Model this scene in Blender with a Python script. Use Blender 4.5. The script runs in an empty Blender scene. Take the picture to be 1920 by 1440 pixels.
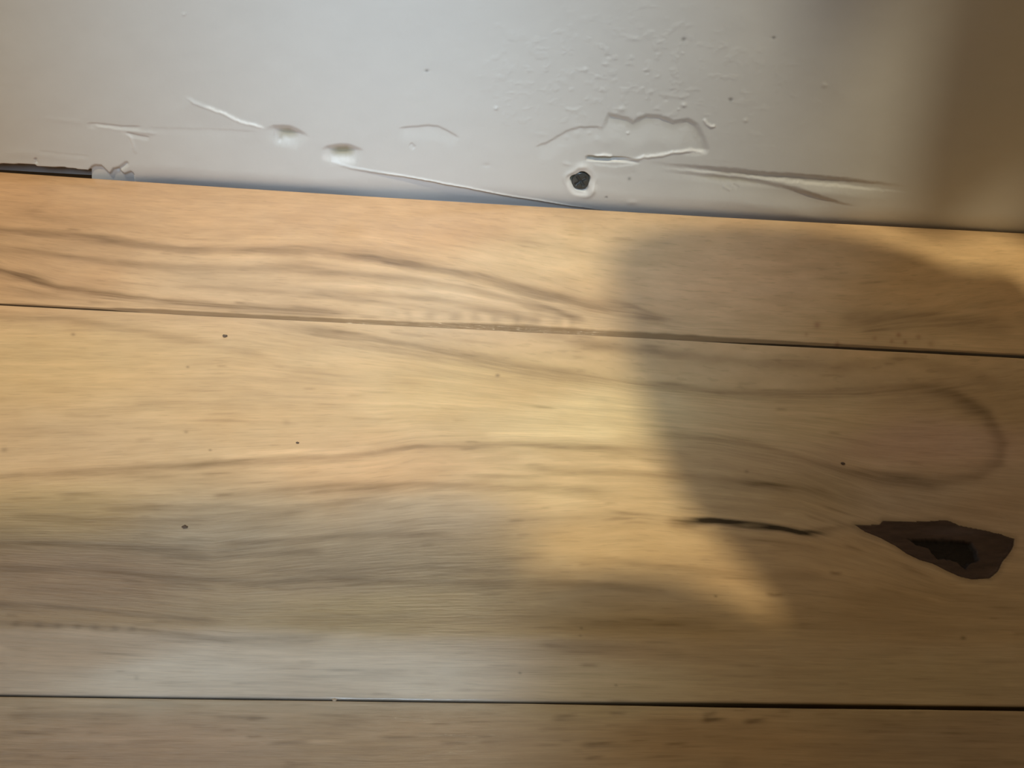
import bpy, bmesh, math, random
import numpy as np
from mathutils import Vector, Matrix

random.seed(4)
S = bpy.context.scene
COL = S.collection

# ------------------------------------------------------------------ camera
CAM = np.array([0.0, -0.2935, 0.1491])
P, YAW, ROLL = (math.radians(a) for a in (40.0, 4.98, 5.78))
F = 1450.0                                   # focal length for a 1920 px wide frame
fw = np.array([math.sin(YAW)*math.cos(P), math.cos(YAW)*math.cos(P), -math.sin(P)])
rt0 = np.array([math.cos(YAW), -math.sin(YAW), 0.0])
up0 = np.cross(rt0, fw)
rt = rt0*math.cos(ROLL) + up0*math.sin(ROLL)
up = -rt0*math.sin(ROLL) + up0*math.cos(ROLL)
cd = bpy.data.cameras.new('camera'); cam = bpy.data.objects.new('camera', cd); COL.objects.link(cam)
cam.matrix_world = Matrix(((rt[0], up[0], -fw[0], CAM[0]), (rt[1], up[1], -fw[1], CAM[1]),
                           (rt[2], up[2], -fw[2], CAM[2]), (0, 0, 0, 1)))
cd.sensor_width = 36.0; cd.lens = F/1920*36.0; cd.clip_start = 0.005; cd.clip_end = 50
S.camera = cam

# ------------------------------------------------------------------ world, exposure, lights
S.view_settings.view_transform = 'Standard'; S.view_settings.look = 'None'
S.view_settings.gamma = 1.0; S.view_settings.use_curve_mapping = False
S.view_settings.exposure = 0.0
W = bpy.data.worlds.new('room_ambience'); S.world = W; W.use_nodes = True
bg = W.node_tree.nodes['Background']
bg.inputs[0].default_value = (1.0, 0.74, 0.44, 1); bg.inputs[1].default_value = 0.26

SUN_EL = math.radians(66.0)
sd = bpy.data.lights.new('sunlight', 'SUN'); sun = bpy.data.objects.new('sunlight', sd); COL.objects.link(sun)
sd.energy = 1.80; sd.color = (1.0, 0.86, 0.57); sd.angle = math.radians(1.4)
sun.rotation_euler = Vector((0, -math.cos(SUN_EL), math.sin(SUN_EL))).to_track_quat('Z', 'Y').to_euler()
sun.location = (0, -1.5, 1.8)

def area(name, loc, target, size, energy, color, spread=180):
    d = bpy.data.lights.new(name, 'AREA'); o = bpy.data.objects.new(name, d); COL.objects.link(o)
    d.size = size; d.energy = energy; d.color = color; d.spread = math.radians(spread)
    o.location = loc
    o.rotation_euler = (Vector(loc)-Vector(target)).to_track_quat('Z', 'Y').to_euler()
    return o
area('cool_fill', (0.0, -0.43, 0.32), (0.014, 0.0, 0.03), 0.17, 0.285, (0.59, 0.79, 1.0), 45)  # cool fill lamp added near the camera to brighten the wall

# ------------------------------------------------------------------ numeric helpers
def proj(x, y, z):
    """world point -> place in the 1920x1440 frame; used to lay traced marks on the real surfaces"""
    dx, dy, dz = x-CAM[0], y-CAM[1], z-CAM[2]
    d = dx*fw[0]+dy*fw[1]+dz*fw[2]
    d = np.where(d < 0.02, 0.02, d)
    return 960+F*(dx*rt[0]+dy*rt[1]+dz*rt[2])/d, 720-F*(dx*up[0]+dy*up[1]+dz*up[2])/d
def on_floor(px, py, z=0.0):
    d = fw + rt*(px-960)/F - up*(py-720)/F
    return CAM + d*(z-CAM[2])/d[2]
def on_wall(px, py, y=0.0):
    d = fw + rt*(px-960)/F - up*(py-720)/F
    return CAM + d*(y-CAM[1])/d[1]
def vnoise(x, y, seed=0):
    xi = np.floor(x).astype(np.int64); yi = np.floor(y).astype(np.int64)
    fx, fy = x-xi, y-yi
    fx = fx*fx*(3-2*fx); fy = fy*fy*(3-2*fy)
    def h(a, b):
        n = (a*374761393 + b*668265263 + seed*2147483647) & 0xffffffff
        n = ((n ^ (n >> 13))*1274126177) & 0xffffffff
        return ((n ^ (n >> 16)) & 0xffff)/65535.0
    return (h(xi, yi)*(1-fx)+h(xi+1, yi)*fx)*(1-fy) + (h(xi, yi+1)*(1-fx)+h(xi+1, yi+1)*fx)*fy
def fbm(x, y, seed=0, o=4):
    s = 0; a = 1; t = 0
    for i in range(o):
        s = s + a*vnoise(x*2**i, y*2**i, seed+i*17); t += a; a *= 0.5
    return s/t*2-1
def smooth(a, b, x):
    t = np.clip((x-a)/(b-a), 0, 1); return t*t*(3-2*t)
def line_field(X, Y, pts):
    """distance, signed side (+ = below the line in the frame), place along 0..1"""
    best = np.full(X.shape, 1e9); side = np.zeros(X.shape); along = np.zeros(X.shape)
    pts = np.array(pts, float); L = np.hypot(*np.diff(pts, axis=0).T); T = np.concatenate([[0], np.cumsum(L)])
    for i in range(len(pts)-1):
        ax, ay = pts[i]; bx, by = pts[i+1]; ux, uy = (bx-ax)/L[i], (by-ay)/L[i]
        t = np.clip((X-ax)*ux+(Y-ay)*uy, 0, L[i])
        qx, qy = X-(ax+ux*t), Y-(ay+uy*t)
        d = np.hypot(qx, qy); m = d < best
        best = np.where(m, d, best); side = np.where(m, ux*qy-uy*qx, side); along = np.where(m, (T[i]+t)/T[-1], along)
    return best, np.sign(side)*best, along
def local(X, Y, pts, pad):
    p = np.array(pts); return np.nonzero((X > p[:, 0].min()-pad) & (X < p[:, 0].max()+pad) & (Y > p[:, 1].min()-pad) & (Y < p[:, 1].max()+pad))
def inside(X, Y, poly):
    r = np.zeros(X.shape, bool); n = len(poly); j = n-1
    for i in range(n):
        xi, yi = poly[i]; xj, yj = poly[j]
        if yi != yj:
            r ^= ((yi > Y) != (yj > Y)) & (X < (xj-xi)*(Y-yi)/(yj-yi)+xi)
        j = i
    return r
def grid_mesh(name, co, nr, nc, attrs=(), mat=None, parent=None, keep=None, skirt=None):
    """co (nr*nc,3) heightfield as one mesh; skirt = depth vector that closes the rim into a solid"""
    idx = np.arange(nr*nc).reshape(nr, nc)
    q = np.stack([idx[:-1, :-1], idx[:-1, 1:], idx[1:, 1:], idx[1:, :-1]], -1).reshape(-1, 4)
    if keep is not None:
        q = q[keep[q].all(1)]
    extra = []
    if skirt is not None:
        rim = np.concatenate([idx[0, :], idx[1:, -1], idx[-1, -2::-1], idx[-2:0:-1, 0]])
        base = len(co); low = co[rim]+np.array(skirt); co = np.concatenate([co, low]); n = len(rim)
        a = np.arange(n); b = (a+1) % n
        q = np.concatenate([q, np.stack([rim[b], rim[a], base+a, base+b], -1)])
        attrs = [(k, t, np.concatenate([v, v[rim]])) for k, t, v in attrs]
    me = bpy.data.meshes.new(name)
    me.vertices.add(len(co)); me.vertices.foreach_set('co', co.astype(np.float32).ravel())
    me.loops.add(len(q)*4); me.loops.foreach_set('vertex_index', q.astype(np.int32).ravel())
    me.polygons.add(len(q)); me.polygons.foreach_set('loop_start', np.arange(0, len(q)*4, 4, dtype=np.int32))
    me.polygons.foreach_set('loop_total', np.full(len(q), 4, np.int32))
    sm = np.ones(len(q), bool)
    me.polygons.foreach_set('use_smooth', sm)
    me.update(calc_edges=True)
    for k, t, v in attrs:
        if t == 'C':
            a = me.color_attributes.new(k, 'FLOAT_COLOR', 'POINT'); a.data.foreach_set('color', np.concatenate([v, np.ones((len(v), 1))], 1).astype(np.float32).ravel())
        else:
            a = me.attributes.new(k, 'FLOAT_VECTOR', 'POINT'); a.data.foreach_set('vector', v.astype(np.float32).ravel())
    me.validate()
    o = bpy.data.objects.new(name, me); COL.objects.link(o)
    if mat: me.materials.append(mat)
    if parent: o.parent = parent
    return o
def bm_obj(name, bm, mat, parent=None, smooth_=False):
    me = bpy.data.meshes.new(name); bmesh.ops.recalc_face_normals(bm, faces=bm.faces); bm.to_mesh(me); bm.free()
    for p in me.polygons: p.use_smooth = smooth_
    me.materials.append(mat); o = bpy.data.objects.new(name, me); COL.objects.link(o)
    if parent: o.parent = parent
    return o
def box(name, lo, hi, mat, parent=None, bevel=0.0):
    bm = bmesh.new(); bmesh.ops.create_cube(bm, size=1)
    for v in bm.verts:
        for k in range(3): v.co[k] = (lo[k]+hi[k])/2 + v.co[k]*(hi[k]-lo[k])
    if bevel: bmesh.ops.bevel(bm, geom=bm.edges[:], offset=bevel, segments=3, affect='EDGES')
    return bm_obj(name, bm, mat, parent)

# ------------------------------------------------------------------ materials
def nodes(name):
    m = bpy.data.materials.new(name); m.use_nodes = True
    nt = m.node_tree; return m, nt, nt.nodes, nt.links, nt.nodes['Principled BSDF']
def wood_material(name='oiled_wood', r0=0.18, r1=0.26):
    m, nt, N, L, B = nodes(name)
    col = N.new('ShaderNodeAttribute'); col.attribute_name = 'tint'
    g = N.new('ShaderNodeAttribute'); g.attribute_name = 'grain'
    def noise(sx, sy, detail, rough=0.55):
        mp = N.new('ShaderNodeMapping'); mp.inputs['Scale'].default_value = (sx, sy, 1)
        L.new(g.outputs['Vector'], mp.inputs['Vector'])
        t = N.new('ShaderNodeTexNoise'); t.inputs['Scale'].default_value = 1; t.inputs['Detail'].default_value = detail
        t.inputs['Roughness'].default_value = rough; t.noise_dimensions = '2D'
        L.new(mp.outputs[0], t.inputs['Vector']); return t.outputs[0]
    def ramp(src, a, b, lo, hi):
        r = N.new('ShaderNodeMapRange'); L.new(src, r.inputs[0])
        for i, v in zip((1, 2, 3, 4), (a, b, lo, hi)): r.inputs[i].default_value = v
        r.interpolation_type = 'SMOOTHSTEP'; return r.outputs[0]
    def mul(a, b):
        x = N.new('ShaderNodeMath'); x.operation = 'MULTIPLY'; L.new(a, x.inputs[0])
        if hasattr(b, 'links'): L.new(b, x.inputs[1])
        else: x.inputs[1].default_value = b
        return x.outputs[0]
    fibre = noise(75, 900, 4, 0.6)
    band = noise(24, 170, 3, 0.5)
    pore = noise(120, 2600, 2, 0.5)
    f1 = ramp(fibre, 0.3, 0.7, 0.95, 1.045)
    f2 = ramp(band, 0.3, 0.7, 0.955, 1.04)
    f3 = ramp(pore, 0.60, 0.72, 1.0, 0.90)
    k = mul(mul(f1, f2), f3)
    v = N.new('ShaderNodeVectorMath'); v.operation = 'SCALE'; L.new(col.outputs['Color'], v.inputs[0]); L.new(k, v.inputs['Scale'])
    L.new(v.outputs[0], B.inputs['Base Color'])
    L.new(ramp(fibre, 0.3, 0.7, r0, r1), B.inputs['Roughness'])
    B.inputs['Specular IOR Level'].default_value = 0.5 if r0 < 0.4 else 0.22
    add = N.new('ShaderNodeMath'); add.operation = 'ADD'; L.new(mul(fibre, 1.0), add.inputs[0]); L.new(mul(pore, 0.7), add.inputs[1])
    bp = N.new('ShaderNodeBump'); bp.inputs['Strength'].default_value = 0.5; bp.inputs['Distance'].default_value = 0.00012
    L.new(add.outputs[0], bp.inputs['Height']); L.new(bp.outputs[0], B.inputs['Normal'])
    return m
def paint_material():
    m, nt, N, L, B = nodes('wall_paint')
    col = N.new('ShaderNodeAttribute'); col.attribute_name = 'tint'
    L.new(col.outputs['Color'], B.inputs['Base Color'])
    B.inputs['Roughness'].default_value = 0.42
    tc = N.new('ShaderNodeTexCoord')
    t = N.new('ShaderNodeTexNoise'); t.inputs['Scale'].default_value = 420; t.inputs['Detail'].default_value = 3
    t2 = N.new('ShaderNodeTexNoise'); t2.inputs['Scale'].default_value = 110; t2.inputs['Detail'].default_value = 2
    L.new(tc.outputs['Object'], t.inputs['Vector']); L.new(tc.outputs['Object'], t2.inputs['Vector'])
    a = N.new('ShaderNodeMath'); a.operation = 'MULTIPLY_ADD'; L.new(t2.outputs[0], a.inputs[0]); a.inputs[1].default_value = 2.0; L.new(t.outputs[0], a.inputs[2])
    bp = N.new('ShaderNodeBump'); bp.inputs['Strength'].default_value = 0.35; bp.inputs['Distance'].default_value = 0.00012
    L.new(a.outputs[0], bp.inputs['Height']); L.new(bp.outputs[0], B.inputs['Normal'])
    return m
def plain(name, c, rough=0.6, metal=0.0, scale=200, amt=0.12, emit=None):
    m, nt, N, L, B = nodes(name)
    tc = N.new('ShaderNodeTexCoord'); t = N.new('ShaderNodeTexNoise'); t.inputs['Scale'].default_value = scale
    L.new(tc.outputs['Object'], t.inputs['Vector'])
    mx = N.new('ShaderNodeMix'); mx.data_type = 'RGBA'; L.new(t.outputs[0], mx.inputs[0])
    mx.inputs[6].default_value = (*[x*(1-amt) for x in c], 1); mx.inputs[7].default_value = (*[min(1, x*(1+amt)) for x in c], 1)
    L.new(mx.outputs[2], B.inputs['Base Color']); B.inputs['Roughness'].default_value = rough; B.inputs['Metallic'].default_value = metal
    if emit:
        B.inputs['Emission Color'].default_value = (*emit[0], 1); B.inputs['Emission Strength'].default_value = emit[1]
    return m
WOOD = wood_material(); PAINT = paint_material()
KNOT = wood_material('knot_wood', 0.50, 0.62)
SUB = plain('subfloor', (0.05, 0.035, 0.025), 0.9)
STEEL = plain('black_phosphate', (0.055, 0.062, 0.064), 0.28, 0.35, 900, 0.3)
CRUMB = plain('dark_crumb', (0.12, 0.08, 0.055), 0.8, 0, 900, 0.3)
TRIMM = plain('trim_paint', (0.62, 0.62, 0.58), 0.45, 0, 60, 0.03)
CANVAS = plain('bag_canvas', (0.10, 0.09, 0.08), 0.8)
WEB = plain('bag_webbing', (0.04, 0.04, 0.045), 0.7)
CARD = plain('cardboard', (0.34, 0.23, 0.13), 0.85, 0, 40, 0.08)
TAPE = plain('packing_tape', (0.42, 0.30, 0.16), 0.3)
CLOTH = plain('curtain_cloth', (0.42, 0.36, 0.28), 0.9)

def tag(o, label=None, cat=None, group=None, kind=None):
    for k, v in (('label', label), ('category', cat), ('group', group), ('kind', kind)):
        if v: o[k] = v
    return o
def empty(name, loc=(0, 0, 0)):
    o = bpy.data.objects.new(name, None); COL.objects.link(o); o.location = loc; o.empty_display_size = 0.02; return o

# ------------------------------------------------------------------ wall
def axis(lo, hi, a, b, fine, coarse):
    """fine spacing between a and b, coarse outside"""
    m = np.arange(a, b, fine); l = np.arange(lo, a, coarse); r = np.arange(b, hi+coarse, coarse)
    return np.concatenate([l, m, r])
wood_back = [(0, 322), (960, 384), (1920, 437)]           # where the boards meet the wall
def quad(p):
    return np.polyfit([a[0] for a in p], [a[1] for a in p], 2)
Q_BACK, Q_S1, Q_S2 = quad(wood_back), quad([(0, 570), (960, 619), (1920, 668)]), quad([(0, 1303), (960, 1316), (1920, 1328)])

def build_wall():
    xs = axis(-0.6, 0.65, -0.20, 0.26, 0.00033, 0.006)
    zs = axis(-0.004, 0.205, -0.004, 0.094, 0.00033, 0.004)
    X, Z = np.meshgrid(xs, zs); PX, PY = proj(X, np.zeros_like(X), Z)
    H = np.zeros_like(X)                                  # metres towards the room
    wob = fbm(PX/9, PY/9, 5, 3)*2.2                        # ragged edges
    def step(pts, h, rec=60, w=2.5, rag=1.0, fade=0.12):
        """surface drops by h just below the line and comes back over rec px"""
        i = local(PX, PY, pts, rec*1.3+10); d, s, t = line_field(PX[i], PY[i], pts)
        s = s+wob[i]*rag
        env = smooth(0, fade, t)*smooth(0, fade, 1-t)
        w_ = w*(0.45+0.55*env)
        H[i] -= h*env*smooth(-w_, w_, s)*(1-smooth(w, rec, s))*(d < rec*1.3+8)
    def ridge(pts, h, w, fade=0.15, rag=0.6):
        i = local(PX, PY, pts, w*4+6); d, s, t = line_field(PX[i], PY[i], pts)
        H[i] += h*smooth(0, fade, t)*smooth(0, fade, 1-t)*np.exp(-((s+wob[i]*rag)/w)**2)*(d < w*4+4)
    def bump(x, y, rx, ry, h, ang=0):
        i = local(PX, PY, [(x-rx*2, y-rx*2), (x+rx*2, y+rx*2)], 10); c, s_ = math.cos(ang), math.sin(ang)
        a = (PX[i]-x)*c+(PY[i]-y)*s_; b = -(PX[i]-x)*s_+(PY[i]-y)*c
        H[i] += h*np.exp(-(a/rx)**2-(b/ry)**2)
    mm = 0.001
    # broad unevenness and roller stipple
    H += fbm(PX/260, PY/140, 1, 3)*0.25*mm
    cl = np.exp(-((PX-1180)/260)**2-((PY-150)/120)**2)+0.12
    H += np.clip(fbm(PX/16, PY/12, 9, 3)-0.12, 0, 1)*0.34*mm*cl
    # lower edge rolls back under
    base = np.polyval(Q_BACK, PX); up_ = base-PY            # px above the boards
    # dents left of the middle
    step([(492, 243), (512, 238), (545, 241), (572, 251), (584, 260)], 1.8*mm, 38, 8, 0.5, 0.48)
    bump(525, 262, 4, 5, -0.4*mm)
    step([(596, 281), (615, 276), (650, 275), (675, 280), (688, 284)], 2.0*mm, 38, 8, 0.3, 0.45)
    ridge([(345, 178), (365, 192), (400, 205), (425, 215), (450, 228), (480, 235), (502, 241)], 0.28*mm, 3.0)
    step([(345, 178), (365, 192), (400, 205), (425, 215), (450, 228), (480, 235), (502, 241)], -0.25*mm, 40, 2)
    step([(745, 240), (785, 237), (805, 235), (822, 237), (842, 247), (864, 260)], 0.45*mm, 30, 3, 0.2)
    step([(770, 268), (780, 276)], 0.3*mm, 9, 2); bump(912, 310, 8, 4, -0.2*mm)
    # left part
    step([(160, 231), (185, 231), (225, 236), (268, 237)], 0.3*mm, 12, 2, 0.3)
    ridge([(165, 233), (195, 239), (225, 243), (260, 247), (300, 252)], 0.22*mm, 3)
    step([(235, 247), (260, 253), (282, 257)], 0.3*mm, 10, 2, 0.3)
    ridge([(234, 249), (245, 258), (252, 275), (255, 290)], 0.25*mm, 3)
    step([(270, 238), (340, 241), (440, 243), (490, 246)], 0.10*mm, 16, 2)
    step([(70, 280), (110, 287), (170, 292)], 0.10*mm, 12, 2)
    ridge([(0, 285), (90, 290), (170, 300)], 0.12*mm, 8)
    ridge([(80, 222), (160, 230)], 0.08*mm, 5)
    # patch of lifted paint above the screw
    step([(1000, 276), (1025, 268), (1045, 256), (1062, 246), (1082, 240), (1110, 238), (1135, 239)], 0.5*mm, 34, 3.5, 0.7)
    step([(1138, 210), (1158, 219), (1178, 224), (1188, 230), (1198, 224), (1212, 217), (1240, 220), (1264, 230),
          (1290, 225), (1305, 234), (1317, 254), (1326, 282), (1327, 292)], 1.0*mm, 50, 6.5, 0.5, 0.05)
    ridge([(1140, 302), (1190, 299), (1215, 293), (1240, 290), (1262, 286), (1290, 283), (1326, 286)], 0.55*mm, 3.2, 0.1, 1.3)
    ridge([(1110, 294), (1130, 291), (1150, 292)], 0.5*mm, 3, 0.2, 1.2)
    i = local(PX, PY, [(1090, 285), (1215, 315)], 8)
    d, s, t = line_field(PX[i], PY[i], [(1096, 296), (1125, 298), (1150, 299), (1175, 300), (1210, 304)])
    H[i] -= 1.5*mm*smooth(0, .08, t)*smooth(0, .5, 1-t)*(1-smooth(2.0, 6.0, np.abs(s+wob[i]*0.4)+(d-np.abs(s))))
    step([(1108, 306), (1150, 312), (1200, 307)], -0.25*mm, 20, 2)
    # long double crease to the right of the screw
    step([(1195, 303), (1240, 307), (1300, 313), (1370, 320), (1430, 326), (1500, 330), (1570, 336), (1640, 343), (1720, 351)], 1.2*mm, 30, 7, 0.7, 0.36)
    step([(1215, 312), (1290, 320), (1350, 327), (1420, 334), (1500, 342), (1580, 350), (1650, 356), (1730, 362)], -0.75*mm, 60, 3.5, 0.9, 0.36)
    step([(1230, 319), (1300, 327), (1355, 331), (1400, 336), (1450, 346), (1490, 354), (1530, 366), (1575, 380), (1620, 390)], 1.4*mm, 50, 7, 0.6, 0.34)
    step([(1375, 345), (1387, 352)], 0.2*mm, 8, 2); ridge([(1355, 350), (1372, 358)], 0.2*mm, 2.5)
    # loose paint edge running down to the boards
    fl = [(590, 298), (620, 304), (660, 315), (700, 322), (780, 335), (830, 345), (870, 352), (960, 371), (1010, 379), (1080, 393), (1130, 402)]
    i = local(PX, PY, fl, 60); d, s, t = line_field(PX[i], PY[i], fl)
    H[i] -= 1.1*mm*smooth(0.1, 0.4, t)*smooth(-1.5, 1.5, s+wob[i]*0.3)*(1-smooth(20, 90, s))
    ridge(fl, 0.45*mm, 2.6, 0.2, 0.4)
    # small lumps and drips
    for x, y, r, h in ((930, 203, 4, .35), (1282, 197, 5, .5), (1272, 205, 3, .3), (1398, 226, 4, .25), (1082, 252, 8, .25), (1165, 205, 7, .35),
                       (1150, 214, 6, .3), (1105, 250, 4, .2), (1178, 251, 3, .4), (1190, 437, 3, .2), (1545, 160, 5, .2), (1280, 100, 3, .2), (345, 27, 3, .2),
                       (1120, 262, 7, .2), (1135, 268, 9, .2), (1062, 258, 5, .15), (1098, 130, 5, .2), (1220, 172, 5, .25), (1205, 165, 3, .2)):
        bump(x, y, r, r*0.8, h*mm)
    ridge([(1319, 222), (1325, 232), (1333, 237), (1343, 236)], 0.5*mm, 2.8, 0.15, 0.2)
    ridge([(1060, 205), (1085, 207)], 0.15*mm, 3); ridge([(1230, 175), (1290, 185)], 0.1*mm, 3)
    for x, y in ((1214, 136), (1140, 106), (1450, 72), (1370, 187), (1283, 74), (800, 133), (1248, 187), (1260, 171)):
        bump(x, y, 5, 3, -0.18*mm)
    # screw hole with raised, torn rim
    sx, sy = 1089, 341
    i = local(PX, PY, [(sx-60, sy-60), (sx+70, sy+60)], 5)
    ang = np.arctan2(PY[i]-sy, PX[i]-sx); r = np.hypot(PX[i]-sx, PY[i]-sy)+1.6*np.sin(ang*3+1)+1.2*np.sin(ang*5)+wob[i]*0.5
    H[i] -= 2.6*mm*(1-smooth(14.5, 19.5, r))
    H[i] -= 0.35*mm*(1-smooth(20, 30, r))
    H[i] += 0.55*mm*np.exp(-((r-27)/5)**2)*(0.6+0.4*np.sin(ang*2+0.6))
    bump(1092, 312, 10, 7, 0.5*mm); bump(1112, 356, 8, 8, 0.35*mm); bump(1062, 307, 8, 3, 0.2*mm, 0.3); bump(1140, 335, 25, 10, 0.15*mm)
    bump(1185, 380, 10, 5, 0.25*mm); bump(1137, 371, 2, 2, -.3*mm)
    # lower roll
    roll_w = 34+6*fbm(PX/120, PX*0, 3, 2)
    k = np.clip((roll_w-up_)/roll_w, 0, None)
    H -= (np.minimum(k, 1.25)**2)*1.9*mm*smooth(120, 330, PX)
    # gap at the far left, under the wall's straight lower edge, stopped by a lump of filler
    edge = np.interp(PX, [-900, 0, 40, 65, 70, 120, 165, 172, 178, 190, 205, 212, 222, 232, 245, 262, 300], [296, 308, 308.5, 310, 313, 315, 321, 312, 309.5, 310.5, 326, 316, 317, 327, 322, 340, 345])
    gap = smooth(-1.2, 1.2, PY-edge)
    H -= 0.010*gap*(1-smooth(160, 170, PX))
    lump = (PX >= 160) & (PX < 250)
    H -= 1.1*mm*smooth(-3, 5, PY-edge)*lump
    ridge([(66, 296), (69, 306)], -0.5*mm, 2.2, 0.1, 0.1)
    ridge([(214, 322), (228, 314), (242, 304)], -0.8*mm, 3.5, 0.2, 0.2)
    C = np.array([0.52, 0.52, 0.51])*np.ones(X.shape+(1,))
    # tint darkens and warms with depth in slot, dents, hole and creases
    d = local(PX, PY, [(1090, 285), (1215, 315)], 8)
    depth_tint = np.clip(-H/mm-0.9, 0, 1)*(up_ > 42)
    C *= (1-0.5*depth_tint[..., None]*np.array([.85, .95, 1.25]))
    C *= (1+0.02*fbm(PX/40, PY/25, 31, 3))[..., None]
    # torn white paint, plus highlights painted along ridges, crack and dent
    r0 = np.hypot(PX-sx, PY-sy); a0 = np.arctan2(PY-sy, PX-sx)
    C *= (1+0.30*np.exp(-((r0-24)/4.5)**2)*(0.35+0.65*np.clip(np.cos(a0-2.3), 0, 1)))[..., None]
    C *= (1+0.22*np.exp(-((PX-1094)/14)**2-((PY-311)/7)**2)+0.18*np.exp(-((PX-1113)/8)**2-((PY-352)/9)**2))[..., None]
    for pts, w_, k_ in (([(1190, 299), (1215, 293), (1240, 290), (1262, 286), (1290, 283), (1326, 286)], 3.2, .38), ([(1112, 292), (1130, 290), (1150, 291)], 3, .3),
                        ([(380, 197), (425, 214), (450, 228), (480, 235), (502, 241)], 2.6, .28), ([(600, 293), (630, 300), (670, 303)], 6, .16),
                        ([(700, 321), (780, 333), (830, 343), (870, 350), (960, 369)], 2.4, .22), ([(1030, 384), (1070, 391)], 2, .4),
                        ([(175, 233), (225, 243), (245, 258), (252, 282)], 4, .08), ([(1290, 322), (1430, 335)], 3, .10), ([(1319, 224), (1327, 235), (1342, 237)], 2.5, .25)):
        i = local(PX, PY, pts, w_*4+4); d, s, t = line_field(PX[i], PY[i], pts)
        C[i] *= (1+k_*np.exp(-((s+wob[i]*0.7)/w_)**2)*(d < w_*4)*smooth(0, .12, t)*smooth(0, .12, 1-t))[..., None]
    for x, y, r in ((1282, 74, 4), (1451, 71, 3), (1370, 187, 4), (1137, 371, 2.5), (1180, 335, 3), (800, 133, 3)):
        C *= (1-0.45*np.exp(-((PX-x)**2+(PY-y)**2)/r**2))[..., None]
    co = np.stack([X, -H, Z], -1).reshape(-1, 3)
    nr, nc = X.shape
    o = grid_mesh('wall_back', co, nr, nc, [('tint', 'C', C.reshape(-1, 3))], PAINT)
    for p in (o.data.polygons,):
        pass
    return tag(o, kind='structure')
wall = build_wall()

# ------------------------------------------------------------------ boards
def flow(PX, PY, lines):
    """continuous across-grain coordinate (in px) that follows the traced flow lines"""
    ys = np.stack([np.interp(PX, [p[0] for p in l], [p[1] for p in l]) for l in lines])
    v0 = np.array([l[0][1] for l in lines], float)
    out = np.where(PY < ys[0], v0[0]+(PY-ys[0]), v0[-1]+(PY-ys[-1]))
    for k in range(len(lines)-1):
        m = (PY >= ys[k]) & (PY < ys[k+1]); f = (PY-ys[k])/np.maximum(ys[k+1]-ys[k], 1)
        out = np.where(m, v0[k]+f*(v0[k+1]-v0[k]), out)
    return out
FLOW1 = [[(0, 322), (960, 384), (1920, 437)],
         [(0, 430), (180, 446), (340, 464), (560, 466), (700, 480), (860, 508), (1000, 545), (1150, 580), (1300, 600), (1600, 610), (1920, 560)],
         [(0, 508), (110, 538), (300, 561), (560, 578), (800, 598), (1100, 618), (1920, 655)],
         [(0, 570), (960, 619), (1920, 668)]]
FLOW2 = [[(0, 570), (960, 619), (1920, 668)],
         [(0, 590), (440, 598), (700, 636), (960, 682), (1200, 717), (1400, 735), (1600, 733), (1750, 725), (1920, 700)],
         [(0, 890), (280, 875), (520, 862), (700, 850), (780, 837), (960, 833), (1150, 836), (1340, 850), (1500, 880), (1650, 930), (1920, 970)],
         [(0, 1018), (400, 1035), (800, 990), (1200, 970), (1500, 995), (1640, 1040), (1780, 1095), (1920, 1100)],
         [(0, 1132), (440, 1168), (960, 1165), (1920, 1180)],
         [(0, 1303), (960, 1316), (1920, 1328)]]
FLOW3 = [[(0, 1303), (960, 1316), (1920, 1328)], [(0, 1440), (700, 1450), (1300, 1430), (1920, 1445)]]
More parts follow.
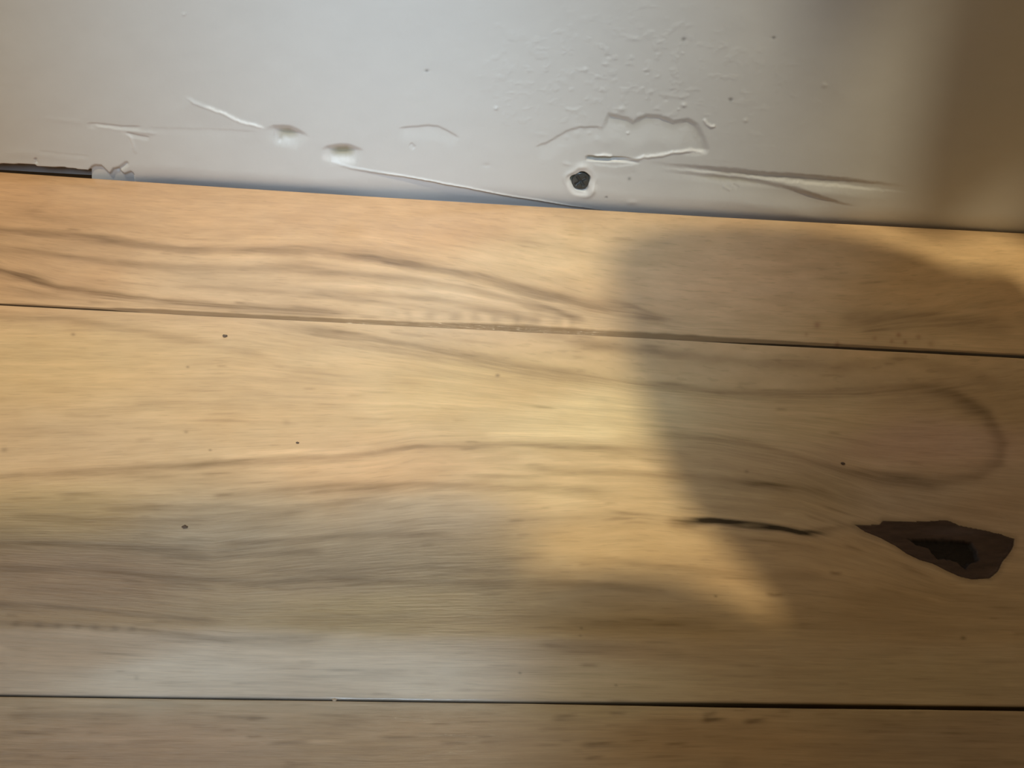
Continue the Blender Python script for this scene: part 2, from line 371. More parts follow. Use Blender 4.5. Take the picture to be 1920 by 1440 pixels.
# traced grain: (points, half width px, darkness 0..1 [negative = lighter], warm shift)
G1 = [([(-200, 425), (0, 430), (90, 436), (180, 446), (290, 460), (345, 466), (500, 468), (600, 470), (700, 482), (800, 498), (900, 515), (1000, 543), (1100, 565), (1200, 588), (1290, 612)], 8, .26),
      ([(90, 436), (180, 444), (290, 458)], 6, .18),
      ([(480, 462), (600, 465), (700, 475), (780, 490), (900, 520), (1000, 548), (1100, 575), (1180, 592)], 10, .16),
      ([(-200, 455), (0, 463), (60, 470), (140, 482), (250, 495), (350, 501), (450, 503), (560, 498), (680, 492)], 9, .20),
      ([(550, 510), (640, 512), (760, 520), (880, 540), (960, 560), (1060, 590), (1110, 606)], 7, .2),
      ([(-200, 495), (0, 508), (60, 520), (110, 540), (200, 550), (300, 562), (420, 573), (560, 580), (700, 592)], 8, .34),
      ([(0, 508), (50, 516), (100, 534)], 10, .2),
      ([(560, 545), (700, 552), (820, 562), (960, 590), (1040, 612)], 9, .18),
      ([(300, 535), (420, 540), (560, 548), (700, 566), (800, 578), (900, 590)], 5, .12),
      ([(960, 555), (1040, 580), (1090, 600), (1120, 618)], 6, .28),
      ([(1100, 556), (1180, 572), (1230, 590), (1300, 606)], 6, .22),
      ([(1180, 590), (1240, 600), (1260, 615)], 8, .25),
      ([(1400, 560), (1480, 555), (1560, 560)], 8, .08),
      ([(1560, 600), (1640, 592), (1720, 588), (1800, 600), (1900, 598)], 12, .16),
      ([(1600, 615), (1700, 600), (1920, 618)], 16, .12),
      ([(0, 400), (60, 395), (90, 380), (80, 350)], 10, .12),
      ([(40, 390), (100, 410), (220, 420), (320, 425)], 9, .08),
      ([(420, 445), (540, 440), (700, 446), (860, 470), (960, 500)], 10, -.10),
      ([(560, 485), (700, 500), (860, 530), (960, 552), (1050, 590), (1080, 610)], 7, -.14),
      ([(960, 470), (1100, 500), (1180, 530)], 18, -.06),
      ([(350, 480), (450, 484), (540, 480)], 8, -.08),
      ([(560, 530), (700, 536), (840, 548), (960, 570), (1020, 600)], 5, -.15),
      ([(700, 385), (900, 400), (1080, 415)], 10, -.05),
      ([(0, 545), (60, 552), (200, 566)], 6, .14),
      ([(1300, 640), (1500, 645), (1920, 650)], 12, -.05)]
G2 = [([(-150, 585), (0, 590), (120, 597), (220, 613), (330, 632), (400, 645), (480, 662), (540, 680)], 8, .14),
      ([(440, 598), (560, 615), (700, 638), (820, 658), (960, 683), (1080, 702), (1200, 718), (1330, 732), (1500, 738), (1620, 732), (1720, 722), (1790, 738), (1850, 775), (1880, 830), (1874, 868), (1830, 895), (1740, 908), (1650, 903), (1580, 885), (1530, 865), (1470, 845)], 12, .22),
      ([(560, 612), (700, 634), (820, 654), (960, 678)], 6, .14),
      ([(1720, 722), (1790, 738), (1850, 775), (1880, 830), (1874, 868)], 16, .16),
      ([(960, 622), (1100, 640), (1250, 662), (1400, 678), (1560, 688), (1700, 676), (1800, 690), (1920, 740)], 12, .16),
      ([(1050, 640), (1200, 655), (1300, 668)], 8, .1),
      ([(1330, 662), (1500, 672), (1640, 680)], 8, .08),
      ([(-100, 895), (0, 890), (150, 885), (280, 875), (400, 868), (520, 862), (620, 858), (700, 850), (760, 838), (860, 834), (960, 832), (1100, 838), (1240, 845), (1330, 860)], 8, .22),
      ([(320, 878), (400, 868), (500, 862)], 6, .16),
      ([(1200, 810), (1300, 818), (1400, 828), (1470, 848), (1540, 872), (1590, 886), (1680, 890), (1760, 900)], 9, .18),
      ([(1240, 850), (1350, 850), (1450, 862), (1560, 905), (1640, 945)], 14, .10),
      ([(960, 872), (1080, 885), (1200, 888), (1290, 893), (1380, 900), (1460, 910), (1540, 922), (1600, 945)], 8, .16),
      ([(1370, 902), (1440, 908), (1500, 917)], 6, .28),
      ([(860, 890), (960, 893), (1060, 896)], 5, .16),
      ([(470, 918), (560, 916), (680, 910), (800, 908), (960, 912), (1080, 916), (1170, 925)], 8, .20),
      ([(380, 932), (480, 926), (640, 920), (760, 918)], 8, .12),
      ([(170, 950), (300, 952), (420, 950), (520, 955), (650, 945), (760, 935)], 8, .16),
      ([(0, 965), (110, 970), (240, 978), (330, 976), (450, 966), (600, 960)], 8, .18),
      ([(-100, 1017), (0, 1018), (100, 1018), (200, 1022), (290, 1028), (400, 1035)], 6, .26),
      ([(400, 1018), (500, 1015), (640, 1005), (760, 1000), (880, 1003)], 6, .20),
      ([(290, 1040), (400, 1048), (480, 1038), (620, 1032)], 6, .16),
      ([(-100, 1060), (0, 1062), (150, 1065), (250, 1075), (340, 1085), (480, 1093), (600, 1087), (700, 1088), (960, 1092), (1150, 1098), (1290, 1110)], 8, .20),
      ([(480, 1068), (640, 1072), (800, 1062), (960, 1070), (1110, 1074)], 7, .14),
      ([(400, 1096), (500, 1100), (600, 1112)], 4, .14),
      ([(-100, 1128), (0, 1132), (130, 1138), (230, 1150), (330, 1158), (440, 1168)], 6, .22),
      ([(-100, 1165), (0, 1167), (70, 1170), (145, 1173), (215, 1178), (250, 1180), (330, 1188), (420, 1198), (570, 1198), (650, 1192)], 6, .24),
      ([(500, 1160), (640, 1158), (800, 1160), (1000, 1158), (1200, 1165), (1400, 1162)], 10, .10),
      ([(0, 1105), (140, 1104), (300, 1112)], 6, .08),
      ([(1000, 1205), (1140, 1212), (1300, 1222)], 8, .12),
      ([(1050, 1165), (1200, 1168), (1360, 1176)], 10, .1),
      ([(1150, 1055), (1280, 1062), (1420, 1080), (1560, 1078)], 6, .12),
      ([(1430, 1112), (1452, 1116), (1478, 1114)], 4, .30),
      ([(1550, 1072), (1566, 1075), (1585, 1074)], 4, .25),
      ([(1240, 985), (1330, 1000), (1420, 1010), (1560, 1030)], 6, .10),
      ([(1120, 955), (1180, 963), (1250, 970)], 4, .22),
      ([(1250, 968), (1290, 976), (1340, 976), (1400, 981), (1470, 990)], 7, .95),
      ([(1380, 979), (1460, 989), (1500, 997), (1580, 1001)], 5, .85),
      ([(1240, 970), (1280, 978), (1320, 980)], 7, .30),
      ([(1500, 997), (1560, 990), (1610, 986)], 6, .22),
      ([(100, 778), (170, 780), (220, 780)], 4, .10),
      ([(0, 810), (100, 808), (220, 812)], 6, .10),
      ([(300, 790), (430, 788), (520, 794)], 4, .14),
      ([(240, 755), (400, 756), (500, 760)], 5, .06),
      ([(620, 780), (700, 786), (760, 785)], 3, .10),
      ([(500, 700), (560, 690), (620, 706), (660, 730)], 25, .06),
      ([(400, 855), (520, 848), (620, 846), (700, 835)], 7, -.10),
      ([(640, 760), (800, 755), (1000, 752), (1150, 762)], 12, -.06),
      ([(900, 815), (1060, 812), (1180, 812)], 9, -.10),
      ([(960, 858), (1080, 866), (1200, 870), (1260, 880)], 8, -.12),
      ([(980, 930), (1080, 938), (1180, 945)], 7, -.10),
      ([(1560, 850), (1640, 868), (1720, 874)], 10, -.12),
      ([(1590, 900), (1640, 925), (1700, 950)], 10, -.08),
      ([(1640, 1010), (1700, 1045), (1760, 1075), (1810, 1095), (1880, 1090)], 8, -.10),
      ([(280, 1006), (420, 1004), (560, 1000)], 6, -.10),
      ([(300, 1046), (460, 1050), (600, 1046)], 5, -.10),
      ([(380, 1100), (480, 1098)], 4, -.16)]
G3 = [([(a, b), ((a+c)/2, (b+d)/2), (c, d)], w, s*.9) for a, b, c, d, w, s in (
      (380, 1344, 520, 1344, 3, .3), (560, 1340, 700, 1342, 3, .26), (455, 1346, 510, 1345, 3, .2), (210, 1391, 400, 1386, 4, .2), (455, 1381, 500, 1380, 3, .3),
      (490, 1394, 590, 1392, 4, .25), (705, 1383, 795, 1381, 3, .3), (815, 1392, 890, 1390, 4, .28), (1030, 1346, 1090, 1338, 5, .30),
      (1135, 1336, 1180, 1337, 3, .3), (1312, 1342, 1350, 1336, 5, .4), (1305, 1352, 1370, 1346, 4, .38), (1385, 1354, 1445, 1348, 5, .36),
      (1080, 1397, 1165, 1390, 4, .32), (1235, 1397, 1300, 1392, 4, .28), (1090, 1422, 1140, 1416, 3, .3), (0, 1340, 290, 1342, 8, .12),
      (520, 1436, 600, 1430, 4, .2), (40, 1416, 90, 1416, 4, .12), (1340, 1428, 1400, 1424, 10, .12), (1500, 1410, 1900, 1420, 14, .08),
      (610, 1352, 720, 1350, 4, .16), (1550, 1345, 1700, 1350, 8, .08))] + \
     [([(0, 1386), (210, 1384), (560, 1386)], 5, -.12), ([(560, 1390), (760, 1394), (900, 1386)], 4, -.12), ([(0, 1312), (400, 1318), (900, 1324)], 4, -.06)]
# low-frequency timber colour with light and shade tuned in: x, y, rgb
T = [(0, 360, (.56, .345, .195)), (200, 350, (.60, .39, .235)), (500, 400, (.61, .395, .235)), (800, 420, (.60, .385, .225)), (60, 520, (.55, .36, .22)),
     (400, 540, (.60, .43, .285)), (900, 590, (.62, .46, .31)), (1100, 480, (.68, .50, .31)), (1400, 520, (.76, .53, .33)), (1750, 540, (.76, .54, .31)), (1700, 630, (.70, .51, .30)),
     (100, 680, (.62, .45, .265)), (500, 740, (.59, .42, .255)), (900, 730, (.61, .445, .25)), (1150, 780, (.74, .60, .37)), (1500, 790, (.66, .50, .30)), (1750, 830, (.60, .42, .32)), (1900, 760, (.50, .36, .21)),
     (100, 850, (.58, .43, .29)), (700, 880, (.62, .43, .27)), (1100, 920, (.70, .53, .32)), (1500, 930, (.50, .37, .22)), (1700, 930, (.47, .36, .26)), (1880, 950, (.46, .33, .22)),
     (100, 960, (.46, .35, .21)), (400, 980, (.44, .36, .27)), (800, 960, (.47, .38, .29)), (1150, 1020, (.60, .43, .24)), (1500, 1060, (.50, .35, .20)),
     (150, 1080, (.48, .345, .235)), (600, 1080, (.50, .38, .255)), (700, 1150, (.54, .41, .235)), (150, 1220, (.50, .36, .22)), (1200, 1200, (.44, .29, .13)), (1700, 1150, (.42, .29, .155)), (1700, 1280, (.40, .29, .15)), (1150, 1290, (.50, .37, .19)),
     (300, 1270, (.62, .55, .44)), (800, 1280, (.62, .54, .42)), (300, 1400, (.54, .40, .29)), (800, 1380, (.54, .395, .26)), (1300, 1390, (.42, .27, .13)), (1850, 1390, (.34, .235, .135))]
def pores(n, y0, y1, flows, seed):
    """short random pore lines that follow the grain between two traced levels"""
    rs = random.Random(seed); out = []
    for _ in range(n):
        x = rs.uniform(-60, 1900); L = rs.uniform(25, 130); f = rs.random()
        e = [np.interp([x, x+L/2, x+L], [p[0] for p in l], [p[1] for p in l]) for l in flows]
        k = rs.randrange(len(flows)-1); ys = e[k]*(1-f)+e[k+1]*f
        if y0 < ys[1] < y1:
            out.append(([(x, ys[0]), (x+L/2, ys[1]), (x+L, ys[2])], rs.uniform(1.8, 3.4), rs.choice((-.07, .09, .12, .16))))
    return out
G1 += pores(70, 400, 660, FLOW1, 1); G2 += pores(260, 600, 1320, FLOW2, 2)+pores(110, 930, 1320, FLOW2, 5); G3 += pores(150, 1310, 1500, FLOW3[:1]+[[(0, 1440), (700, 1450), (1300, 1430), (1920, 1445)]], 3)
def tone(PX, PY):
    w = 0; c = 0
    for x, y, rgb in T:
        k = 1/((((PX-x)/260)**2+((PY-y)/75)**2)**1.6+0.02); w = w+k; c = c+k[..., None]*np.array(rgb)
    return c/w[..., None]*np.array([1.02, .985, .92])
KN = [(1603, 984), (1630, 984), (1650, 983), (1656, 976), (1700, 978), (1740, 977), (1776, 975), (1800, 985), (1850, 995), (1880, 1003), (1902, 1010), (1900, 1024), (1893, 1036),
      (1880, 1052), (1872, 1070), (1856, 1084), (1822, 1086), (1800, 1081), (1775, 1070), (1750, 1057), (1725, 1050), (1700, 1038), (1680, 1024), (1650, 1008), (1622, 997)]
CORE = [(1703, 1009), (1740, 1009), (1765, 1010), (1820, 1014), (1832, 1030), (1838, 1050), (1820, 1056), (1812, 1066), (1795, 1052), (1775, 1046), (1760, 1048), (1742, 1026), (1718, 1020)]

floor = tag(empty('floor'), kind='structure')
sub = box('subfloor', (-0.65, -0.9, -0.032), (0.7, 0.05, -0.0205), SUB, floor)
sub['label'] = 'dark underlay seen only in the gaps'

def edge_y(q, xs, dense=400):
    """y of a traced seam on the floor plane as a function of x"""
    px = np.linspace(-1500, 3600, dense); pts = np.array([on_floor(a, np.polyval(q, np.clip(a, -100, 2020))+(0 if -100 < a < 2020 else (np.polyval(np.polyder(q), np.clip(a, -100, 2020))*(a-np.clip(a, -100, 2020))))) for a in px])
    return np.interp(xs, pts[:, 0], pts[:, 1])

def board(q_far, q_near, strokes, flows, far_gap, near_gap, near_y=None, lab=None, dy=0.00027):
    xs = axis(-0.62, 0.66, -0.195, 0.25, 0.00030, 0.008)
    yf = edge_y(q_far, xs)-far_gap(xs)
    yn = edge_y(q_near, xs)+near_gap(xs) if near_y is None else np.full_like(xs, near_y)
    n = int(abs((yf-yn).mean())/dy) if near_y is None else 0
    if near_y is None:
        t = np.linspace(0, 1, n)
        # crowd rows at the two arrises
        t = t+0.0
    else:
        fine = np.arange(0, 0.030, dy); t = np.concatenate([fine, np.linspace(0.031, abs(yf.mean()-near_y), 24)])/abs(yf.mean()-near_y)
    Tm, X = np.meshgrid(t, xs, indexing='ij')
    Y = yf[None, :]*(1-Tm)+yn[None, :]*Tm
    PX, PY = proj(X, Y, np.zeros_like(X))
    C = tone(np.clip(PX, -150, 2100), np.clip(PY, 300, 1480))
    V = flow(PX, PY, flows)
    Z = fbm(X*14, Y*30, 3, 2)*0.00010
    # growth-ring undulation of colour along the flow
    rag = fbm(PX/70, V/5.0, 11, 4)
    C *= (1+0.085*fbm(PX/170, V/11, 21, 4))[..., None]
    C *= (1+0.06*fbm(PX/70, PY/34, 41, 3)[..., None]*np.array([.6, 1.0, 1.5]))
    C *= (1+0.035*fbm(PX/90, V/3.5, 27, 3))[..., None]
    for pts, w, s in strokes:
        fd = 0.10 if abs(pts[-1][0]-pts[0][0]) > 220 else 0.40
        i = local(PX, PY, pts, w*4+8); d, sg, t_ = line_field(PX[i], PY[i], pts)
        # sharper on one side, feathered on the other, ragged along the fibres
        ww = w*(1+0.35*rag[i]+0.15*np.sin(t_*9))
        k = np.exp(-(np.where(sg < 0, d/(ww*0.75), d/(ww*1.25)))**2)*smooth(0, fd, t_)*smooth(0, fd*1.2, 1-t_)
        a = np.clip(1.45*s*k*(0.85+0.5*rag[i]), -0.5, 0.92)
        tint = (np.array([1.0, 1.0, 1.0]) if s > .5 else np.array([1.0, 1.06, 1.12])) if s > 0 else np.array([.9, 1, 1.1])
        C[i] *= (1-a[..., None]*tint)
        Z[i] -= np.clip(a, 0, 1)*0.00008
    # arrises
    df = (yf[None, :]-Y); dn = (Y-yn[None, :])
    return X, Y, Z, C, V, PX, PY, df, dn
def finish(X, Y, Z, C, V, label, name='floor_board'):
    co = np.stack([X, Y, Z], -1).reshape(-1, 3)
    s = 0.000155
    gr = np.stack([X, V*s, np.zeros_like(X)], -1).reshape(-1, 3)
    o = grid_mesh(name, co, *X.shape, [('tint', 'C', np.clip(C, 0.004, 0.9).reshape(-1, 3)), ('grain', 'V', gr)], WOOD, floor, skirt=(0, 0, -0.020))
    o['label'] = label
    return o
# board against the wall
gap1 = lambda xs: 0.0*xs
def seam1_far(xs):                                          # half gap on the near side of seam 1
    return 0.00022+0.00050*smooth(0.05, 0.12, xs)+0.0001*fbm(xs*60, xs*0, 4, 2)
def seam2_far(xs):
    return 0.00009+0.00026*smooth(0.01, 0.06, xs)+0.00006*fbm(xs*90, xs*0, 8, 2)
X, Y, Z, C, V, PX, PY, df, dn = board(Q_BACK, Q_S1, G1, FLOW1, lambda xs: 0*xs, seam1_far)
cw = np.interp(PX, [0, 200, 300, 420, 600, 780, 850, 980, 1100, 1250, 1500, 1920], [.6, 1.0, 2.2, 2.0, 2.0, 2.4, 3.6, 4.4, 3.8, 3.4, 1.5, .8])*0.001*(1+0.15*fbm(PX/25, PX*0, 6, 3))
bev = np.clip(1-dn/cw, 0, 1)
Z -= bev**1.0*cw*0.45 + np.clip(1-df/0.0004, 0, 1)**2*0.0003
C *= (1-0.60*smooth(0.05, 0.35, bev)[..., None]*np.array([.95, 1.0, 1.05]))
C *= (1-0.8*smooth(0.85, 1.0, bev))[..., None]
# small pink-brown flecks and the beaded ray figure beside the seam
for x, y, r, s in ((1532, 610, 6, .3), (1512, 627, 4, .2), (1570, 645, 5, .3), (1685, 628, 5, .35), (1697, 642, 4, .35), (1672, 640, 4, .25), (1722, 632, 5, .25), (1640, 635, 5, .2), (1745, 645, 6, .2)):
    C *= (1-s*np.exp(-((PX-x)**2+(PY-y)**2)/r**2)[..., None]*np.array([.8, 1.1, 1.1]))
bead = (np.sin(PX/6.2+2*fbm(PX/30, PY/30, 2, 2)))*np.exp(-((PY-(np.polyval(Q_S1, PX)-20))/9)**2)*smooth(700, 780, PX)*(1-smooth(1060, 1140, PX))
C *= (1+0.10*bead)[..., None]
finish(X, Y, Z, C, V, 'narrow honey coloured board fitted along the foot of the wall')

# wide board with the knot
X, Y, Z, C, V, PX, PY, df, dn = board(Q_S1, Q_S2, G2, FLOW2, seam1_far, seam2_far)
Z -= np.clip(1-df/0.0007, 0, 1)**2*0.0006 + np.clip(1-dn/0.0005, 0, 1)**2*0.0004
C *= (1-0.5*smooth(0.2, 0.8, np.clip(1-df/0.0007, 0, 1)))[..., None]
C *= (1-0.8*(smooth(0.00022, 0.0, dn)+smooth(0.0003, 0.0, df)))[..., None]
# paler, greyer band along the near edge, strongest on the left
near_band = (1-smooth(0.0125, 0.0165, dn+0.0008*fbm(PX/120, PY*0, 12, 3)))*(1-0.75*smooth(850, 1400, PX))
C = C*(1+0.40*near_band)[..., None]; C = C*(1-0.35*near_band)[..., None]+C.mean(-1, keepdims=True)*(0.35*near_band)[..., None]
kn = inside(PX, PY, KN)
i = local(PX, PY, KN, 40); d, sg, t_ = line_field(PX[i], PY[i], KN+[KN[0]])
sd_ = np.where(kn[i], -d, d)
C[i] *= (1-0.30*np.exp(-(np.clip(sd_, 0, 99)/7)**2))[..., None]
Z[i] -= 0.0016*(1-smooth(-6, 0.5, sd_))
C[i] *= np.where(sd_ < 0, 0.25, 1.0)[..., None]
# bead-like dashes
for x in (30, 72, 108, 145, 178, 215, 248):
    C *= (1-.25*np.exp(-((PX-x)/8)**2-((PY-(1169+x*0.04))/5)**2))[..., None]
for x, y, r, s in ((933, 704, 4, .5), (352, 688, 3, .4), (137, 627, 4, .35), (349, 810, 4, .3), (394, 844, 3, .4), (8, 843, 6, .3), (1806, 1196, 5, .5), (1090, 1178, 3, .4),
                   (975, 1262, 3, .5), (1155, 1285, 3, .4), (1342, 1118, 3, .5), (256, 1271, 5, .2), (537, 792, 8, .15), (1088, 1192, 3, .3), (1515, 1000, 5, .3), (1400, 884, 4, .3)):
    C *= (1-s*np.exp(-((PX-x)**2+((PY-y)*1.4)**2)/r**2))[..., None]
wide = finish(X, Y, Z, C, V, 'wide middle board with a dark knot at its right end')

# knot: cracked, sunk core
def build_knot():
    c = np.array(KN, float); lo = c.min(0)-6; hi = c.max(0)+6
    a = on_floor(lo[0], hi[1]); b = on_floor(hi[0], lo[1])
    xs = np.arange(min(a[0], on_floor(*lo)[0])-0.002, max(b[0], on_floor(*hi)[0])+0.002, 0.00022)
    ys = np.arange(min(a[1], b[1])-0.004, max(a[1], b[1])+0.004, 0.00022)
    X, Y = np.meshgrid(xs, ys[::-1]); PX, PY = proj(X, Y, X*0)
    d, sg, t = line_field(PX, PY, KN+[KN[0]]); ins = inside(PX, PY, KN); sd = np.where(ins, d, -d)
    dc, _, _ = line_field(PX, PY, CORE+[CORE[0]]); ic = inside(PX, PY, CORE); sc = np.where(ic, dc, -dc)+3*fbm(PX/8, PY/8, 3, 3)
    Z = -0.00035*smooth(0, 8, sd)+fbm(PX/14, PY/7, 5, 4)*0.00012-0.0010*smooth(-2, 5, sc)
    Z += 0.0002*np.maximum(0, fbm(PX/7, PY/5, 15, 3))*(sc > 0)
    Z = np.where(sd < 2, Z-0.00012, Z)
    C = np.array([.060, .036, .026])*np.ones(X.shape+(1,))*(1+0.4*fbm(PX/30, PY/6, 9, 4))[..., None]
    C *= (1+0.5*(1-smooth(1600, 1760, PX))*0.6)[..., None]
    C += np.array([.02, .018, .022])*(np.exp(-((PX-1790)/50)**2-((PY-995)/10)**2))[..., None]
    C *= (1-0.85*smooth(-3, 3, sc))[..., None]
    gr = np.stack([X, PY*0.000155, X*0], -1).reshape(-1, 3)
    o = grid_mesh('knot', np.stack([X, Y, Z], -1).reshape(-1, 3), *X.shape, [('tint', 'C', C.reshape(-1, 3)), ('grain', 'V', gr)], WOOD, wide, keep=(sd > -1.2).ravel())
    o['label'] = 'dark brown knot with a cracked black core'
    o.data.materials[0] = KNOT
    return o
build_knot()

# near board
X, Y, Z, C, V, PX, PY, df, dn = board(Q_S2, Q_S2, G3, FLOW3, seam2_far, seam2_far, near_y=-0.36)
Z -= np.clip(1-df/0.0006, 0, 1)**2*0.0004
C *= (1-0.8*smooth(0.00025, 0.0, df))[..., None]
finish(X, Y, Z, C, V, 'pinkish tan board nearest the viewer with short dark pores')
# splinter bridging the near gap
bm = bmesh.new(); p = on_floor(627, np.polyval(Q_S2, 627))
bmesh.ops.create_icosphere(bm, subdivisions=2, radius=1)
for v in bm.verts: v.co = Vector((p[0]+v.co.x*0.0005*(1+0.3*math.sin(v.co.y*5)), p[1]+v.co.y*0.00035, -0.0002+v.co.z*0.00025))
SPL = plain('pale_splinter', (0.62, 0.5, 0.36), 0.7, 0, 900, 0.1)
bm_obj('splinter', bm, SPL, floor, True)['label'] = 'pale splinter bridging the gap beside the near board'

# further boards behind the viewer, so the floor carries the things standing there
for k in range(4):
    y1 = -0.3605-k*0.127; o = box('floor_board', (-0.62, y1-0.1262, -0.020), (0.66, y1, 0.0), plain('board_timber', (.52, .38, .24), 0.42, 0, 30, 0.1), floor)
    o['label'] = 'plain tan board behind the viewer'

# ------------------------------------------------------------------ screw
def build_screw():
    c = on_wall(1089, 341, 0.0); R0 = 0.0037
    root = empty('screw', (float(c[0]), 0.0026, float(c[2])))
    tag(root, 'black cross-head screw sunk in a torn hole low in the painted wall', 'screw')
    # head face: polar grid with a cross recess; local -y faces the room
    nr, na = 26, 96; vs = []; fs = []
    rot = math.radians(38)
    for i in range(nr+1):
        r = i/nr
        for j in range(na):
            a = 2*math.pi*j/na; u, v = r*math.cos(a), r*math.sin(a)
            cu, cv = u*math.cos(rot)+v*math.sin(rot), -u*math.sin(rot)+v*math.cos(rot)
            arm = 0.66; w = 0.13
            dep = 0.0
            for p_, q_ in ((abs(cu), abs(cv)), (abs(cv), abs(cu))):
                e = max(0, 1-max(0, p_-w)/0.05)*max(0, 1-max(0, q_-arm)/0.08)
                dep = max(dep, e*(0.9-0.75*q_))
            dep = max(dep, 1.0*max(0, 1-math.hypot(cu, cv)/0.30))
            dome = 0.00035*(1-r*r); rim = 0.00025*max(0, (r-0.88)/0.12)**2
            vs.append((u*R0, -dome+rim+dep*0.0013, v*R0))
    base = len(vs)
    for ring, (rr, yy) in enumerate(((1.0, 0.0006), (0.72, 0.0016), (0.5, 0.0030))):
        for j in range(na):
            a = 2*math.pi*j/na; vs.append((R0*rr*math.cos(a), yy, R0*rr*math.sin(a)))
    for i in range(nr+3):
        for j in range(na):
            k = (j+1) % na; fs.append((i*na+j, i*na+k, (i+1)*na+k, (i+1)*na+j))
    me = bpy.data.meshes.new('screw_head'); me.from_pydata(vs, [], fs); me.materials.append(STEEL)
    bm = bmesh.new(); bm.from_mesh(me); bmesh.ops.remove_doubles(bm, verts=bm.verts, dist=1e-6); bmesh.ops.recalc_face_normals(bm, faces=bm.faces); bm.to_mesh(me); bm.free()
    for p in me.polygons: p.use_smooth = True
    h = bpy.data.objects.new('screw_head', me); COL.objects.link(h); h.parent = root; h.location = (0, -0.0019, 0)
    # threaded shank
    bm = bmesh.new(); n = 24; turns = 9; pts = []
    rings = []
    for i in range(turns*8+1):
        y = 0.0018+i*0.00034; ring = []
        for j in range(n):
            a = 2*math.pi*j/n; ph = (i/8.0-j/n) % 1.0; r = 0.0013+0.0006*max(0, 1-abs(ph-0.5)*4); r *= min(1, (turns*8+1-i)/14)
            ring.append(bm.verts.new((r*math.cos(a), y, r*math.sin(a))))
        rings.append(ring)
    for a, b in zip(rings, rings[1:]):
        for j in range(n): bm.faces.new((a[j], a[(j+1) % n], b[(j+1) % n], b[j]))
    bm_obj('shank', bm, STEEL, root, True)
    return root
build_screw()

# ------------------------------------------------------------------ crumbs lying on the boards
def crumb(px, py, r, label):
    p = on_floor(px, py); bm = bmesh.new(); bmesh.ops.create_icosphere(bm, subdivisions=2, radius=1)
    rs = random.Random(int(px))
    for v in bm.verts:
        k = 0.75+0.5*rs.random(); v.co = Vector((v.co.x*r*1.25*k, v.co.y*r*k, (v.co.z+0.8)*r*0.5*k))
    o = bm_obj('crumb', bm, CRUMB, None, True); o.location = (p[0], p[1], 0.00005)
    tag(o, label, 'crumb', 'dark crumbs lying on the wide board')
crumb(422, 631, 0.0006, 'dark crumb on the wide board just below the upper seam')
crumb(1580, 870, 0.00045, 'tiny dark crumb inside the oval grain above the knot')
crumb(347, 989, 0.00050, 'small grey-brown crumb on the greyish lower left of the wide board')
crumb(558, 831, 0.00035, 'tiny crumb above the wavy brown grain line left of the middle')

# ------------------------------------------------------------------ unseen window added above the wall for the floor sheen
tag(box('trim_1', (-0.62, -0.018, 0.205), (0.66, 0.05, 0.222), TRIMM, None, 0.003), kind='structure')
win = tag(empty('added_window_1', (0, 0, 0.222)), kind='structure')
WX0, WX1, WZ0, WZ1 = -0.36, 0.036, 0.06, 0.42
PANE = plain('glowing_glass', (0.5, 0.55, 0.6), 0.1, 0, 10, 0.02, emit=((0.97, 1.0, 0.97), 1.04))  # added glow that gives the boards their cool sheen
for nm, lo, hi in (('added_frame', (WX0-0.03, 0.0, 0.0), (WX0, 0.03, WZ1+0.03)), ('added_frame', (WX1, 0.0, 0.0), (WX1+0.03, 0.03, WZ1+0.03)),
                   ('added_frame', (WX0, 0.0, 0.0), (WX1, 0.03, WZ0)), ('added_frame', (WX0, 0.0, WZ1), (WX1, 0.03, WZ1+0.03))):
    box(nm, lo, hi, TRIMM, win, 0.002)
box('glow_pane', (WX0, 0.016, WZ0), (WX1, 0.02, WZ1), PANE, win)
tag(box('wall_right', (WX1+0.03, 0.0, 0.222), (0.66, 0.05, 1.75), TRIMM), kind='structure')

# ------------------------------------------------------------------ unseen things added behind the viewer to shade boards and wall
TAN = math.tan(SUN_EL)
def back(fx, fy, yc):                                        # floor shade point -> point on an upright plane at yc
    return fx, (fy-yc)*TAN
def slab(name, pts, y0, y1, mat, parent, bevel=0.012):
    bm = bmesh.new(); f = bm.faces.new([bm.verts.new((x, y0, z)) for x, z in pts])
    r = bmesh.ops.extrude_face_region(bm, geom=[f])
    for v in [g for g in r['geom'] if isinstance(g, bmesh.types.BMVert)]: v.co.y = y1
    bmesh.ops.recalc_face_normals(bm, faces=bm.faces)
    if bevel: bmesh.ops.bevel(bm, geom=[e for e in bm.edges if abs(e.verts[0].co.y-e.verts[1].co.y) < 1e-6], offset=bevel, segments=4, affect='EDGES', clamp_overlap=True)
    return bm_obj(name, bm, mat, parent, False)
def rounded(poly, n=3):
    for _ in range(n):
        q = []
        for a, b in zip(poly, poly[1:]+poly[:1]):
            q += [(a[0]*.75+b[0]*.25, a[1]*.75+b[1]*.25), (a[0]*.25+b[0]*.75, a[1]*.25+b[1]*.75)]
        poly = q
    return poly
YB = -0.36
bag = tag(empty('shade_backpack', (0.15, YB, 0.0)), 'dark canvas backpack shape, added out of view to throw shade', 'shade_backpack')  # added blocker, outlined to throw the rounded shadow on the right
KZ = TAN/1.19175                                            # heights that throw the same shade under a higher sun
def rel(pts): return [(x-0.15, z*KZ) for x, z in pts]
body = rounded([(0.058, 0.0), (0.058, 0.17), (0.070, 0.188), (0.075, 0.200), (0.075, 0.2145), (0.066, 0.2336), (0.056, 0.255), (0.051, 0.34), (0.054, 0.405), (0.10, 0.424), (0.155, 0.425), (0.187, 0.408), (0.207, 0.374), (0.226, 0.325), (0.245, 0.25), (0.255, 0.0)], 2)
slab('bag_body', rel(body), 0.0, -0.014, CANVAS, bag, 0.004)
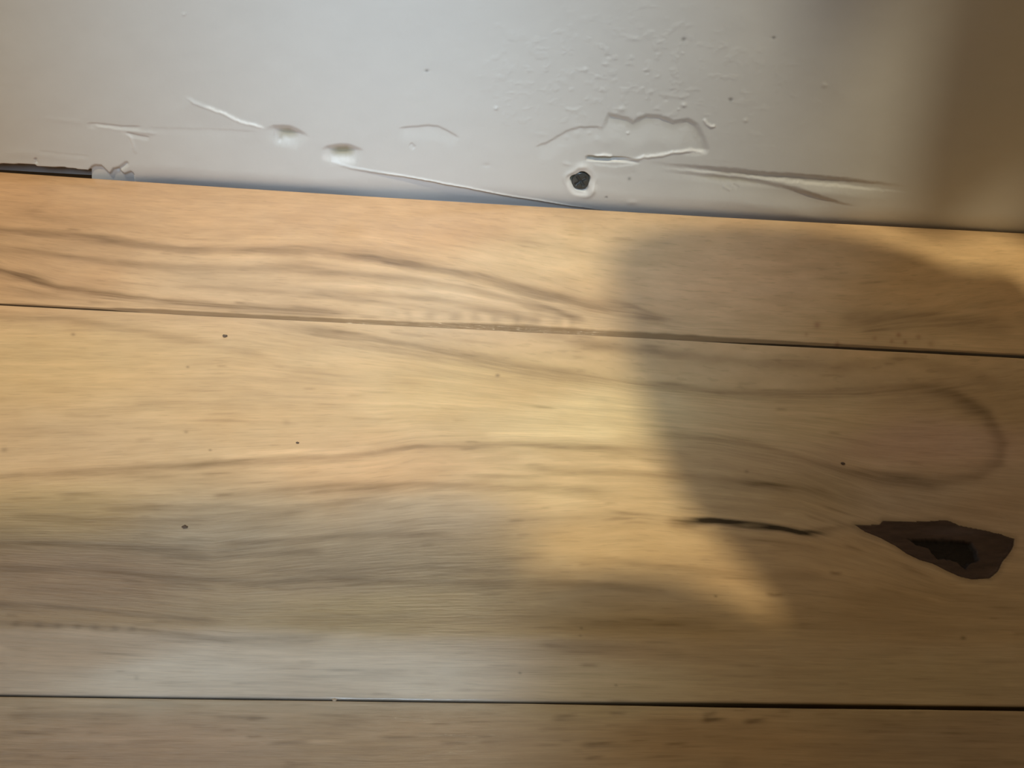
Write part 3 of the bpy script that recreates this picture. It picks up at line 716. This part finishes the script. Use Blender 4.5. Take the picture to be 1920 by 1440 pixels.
slab('main_compartment', rel(rounded([(0.105, 0.0), (0.105, 0.30), (0.14, 0.35), (0.18, 0.34), (0.205, 0.28), (0.22, 0.0)], 2)), -0.014, -0.09, CANVAS, bag)
pocket = rounded([(0.012, 0.0), (0.011, 0.19), (0.018, 0.213), (0.050, 0.216), (0.064, 0.207), (0.080, 0.198), (0.094, 0.17), (0.094, 0.0)], 2)
slab('side_pocket', rel(pocket), -0.002, -0.012, CANVAS, bag, 0.003)
slab('front_pocket', rel(rounded([(0.09, 0.03), (0.09, 0.2), (0.15, 0.22), (0.22, 0.2), (0.22, 0.03)], 2)), -0.09, -0.115, CANVAS, bag, 0.008)
for s in (0.10, 0.19):
    slab('shoulder_strap', rel([(s, 0.08), (s, 0.38), (s+0.03, 0.38), (s+0.03, 0.08)]), 0.010, -0.0, WEB, bag, 0.003)

YC = -0.50
crate = tag(empty('shade_box', (-0.22, YC, 0.0)), 'closed brown cardboard box shape, added out of view to shade the near boards', 'box')  # added blocker that keeps sun off the lower left boards
zt = (-0.170-YC)*TAN
box('box_body', (-0.28, -0.25, 0.0), (0.240, 0.0, zt), CARD, crate, 0.003)
box('packing_tape', (-0.282, -0.15, zt), (0.242, -0.10, zt+0.0006), TAPE, crate)

def build_shade_curtain():  # added blocker, hem cut to shade the wall at right
    yk = -0.45; bm = bmesh.new(); nx = 90; hem = []
    pts = []
    for i in range(nx+1):
        x = 0.06+i*0.59/nx
        hz = (np.interp(x, [0.06, 0.10, 0.13, 0.16, 0.18, 0.198, 0.235, 0.3, 0.65], [0.066, 0.050, 0.039, 0.027, 0.014, 0.000, -0.010, -0.025, -0.045])-yk)*TAN
        pts.append((x, hz))
    rows = []
    for k in range(20):
        row = []
        for i, (x, hz) in enumerate(pts):
            z = hz+(1.60-hz)*k/19; row.append(bm.verts.new((x, yk+0.012*math.sin(x*90)*(1-0.4*k/19), z)))
        rows.append(row)
    for a, b in zip(rows, rows[1:]):
        for i in range(nx): bm.faces.new((a[i], a[i+1], b[i+1], b[i]))
    r = bmesh.ops.solidify(bm, geom=bm.faces[:], thickness=0.004)
    o = bm_obj('shade_curtain', bm, CLOTH, None, True)
    tag(o, 'beige curtain added out of view to darken the right of the wall', 'shade_curtain')
    return o
build_shade_curtain()
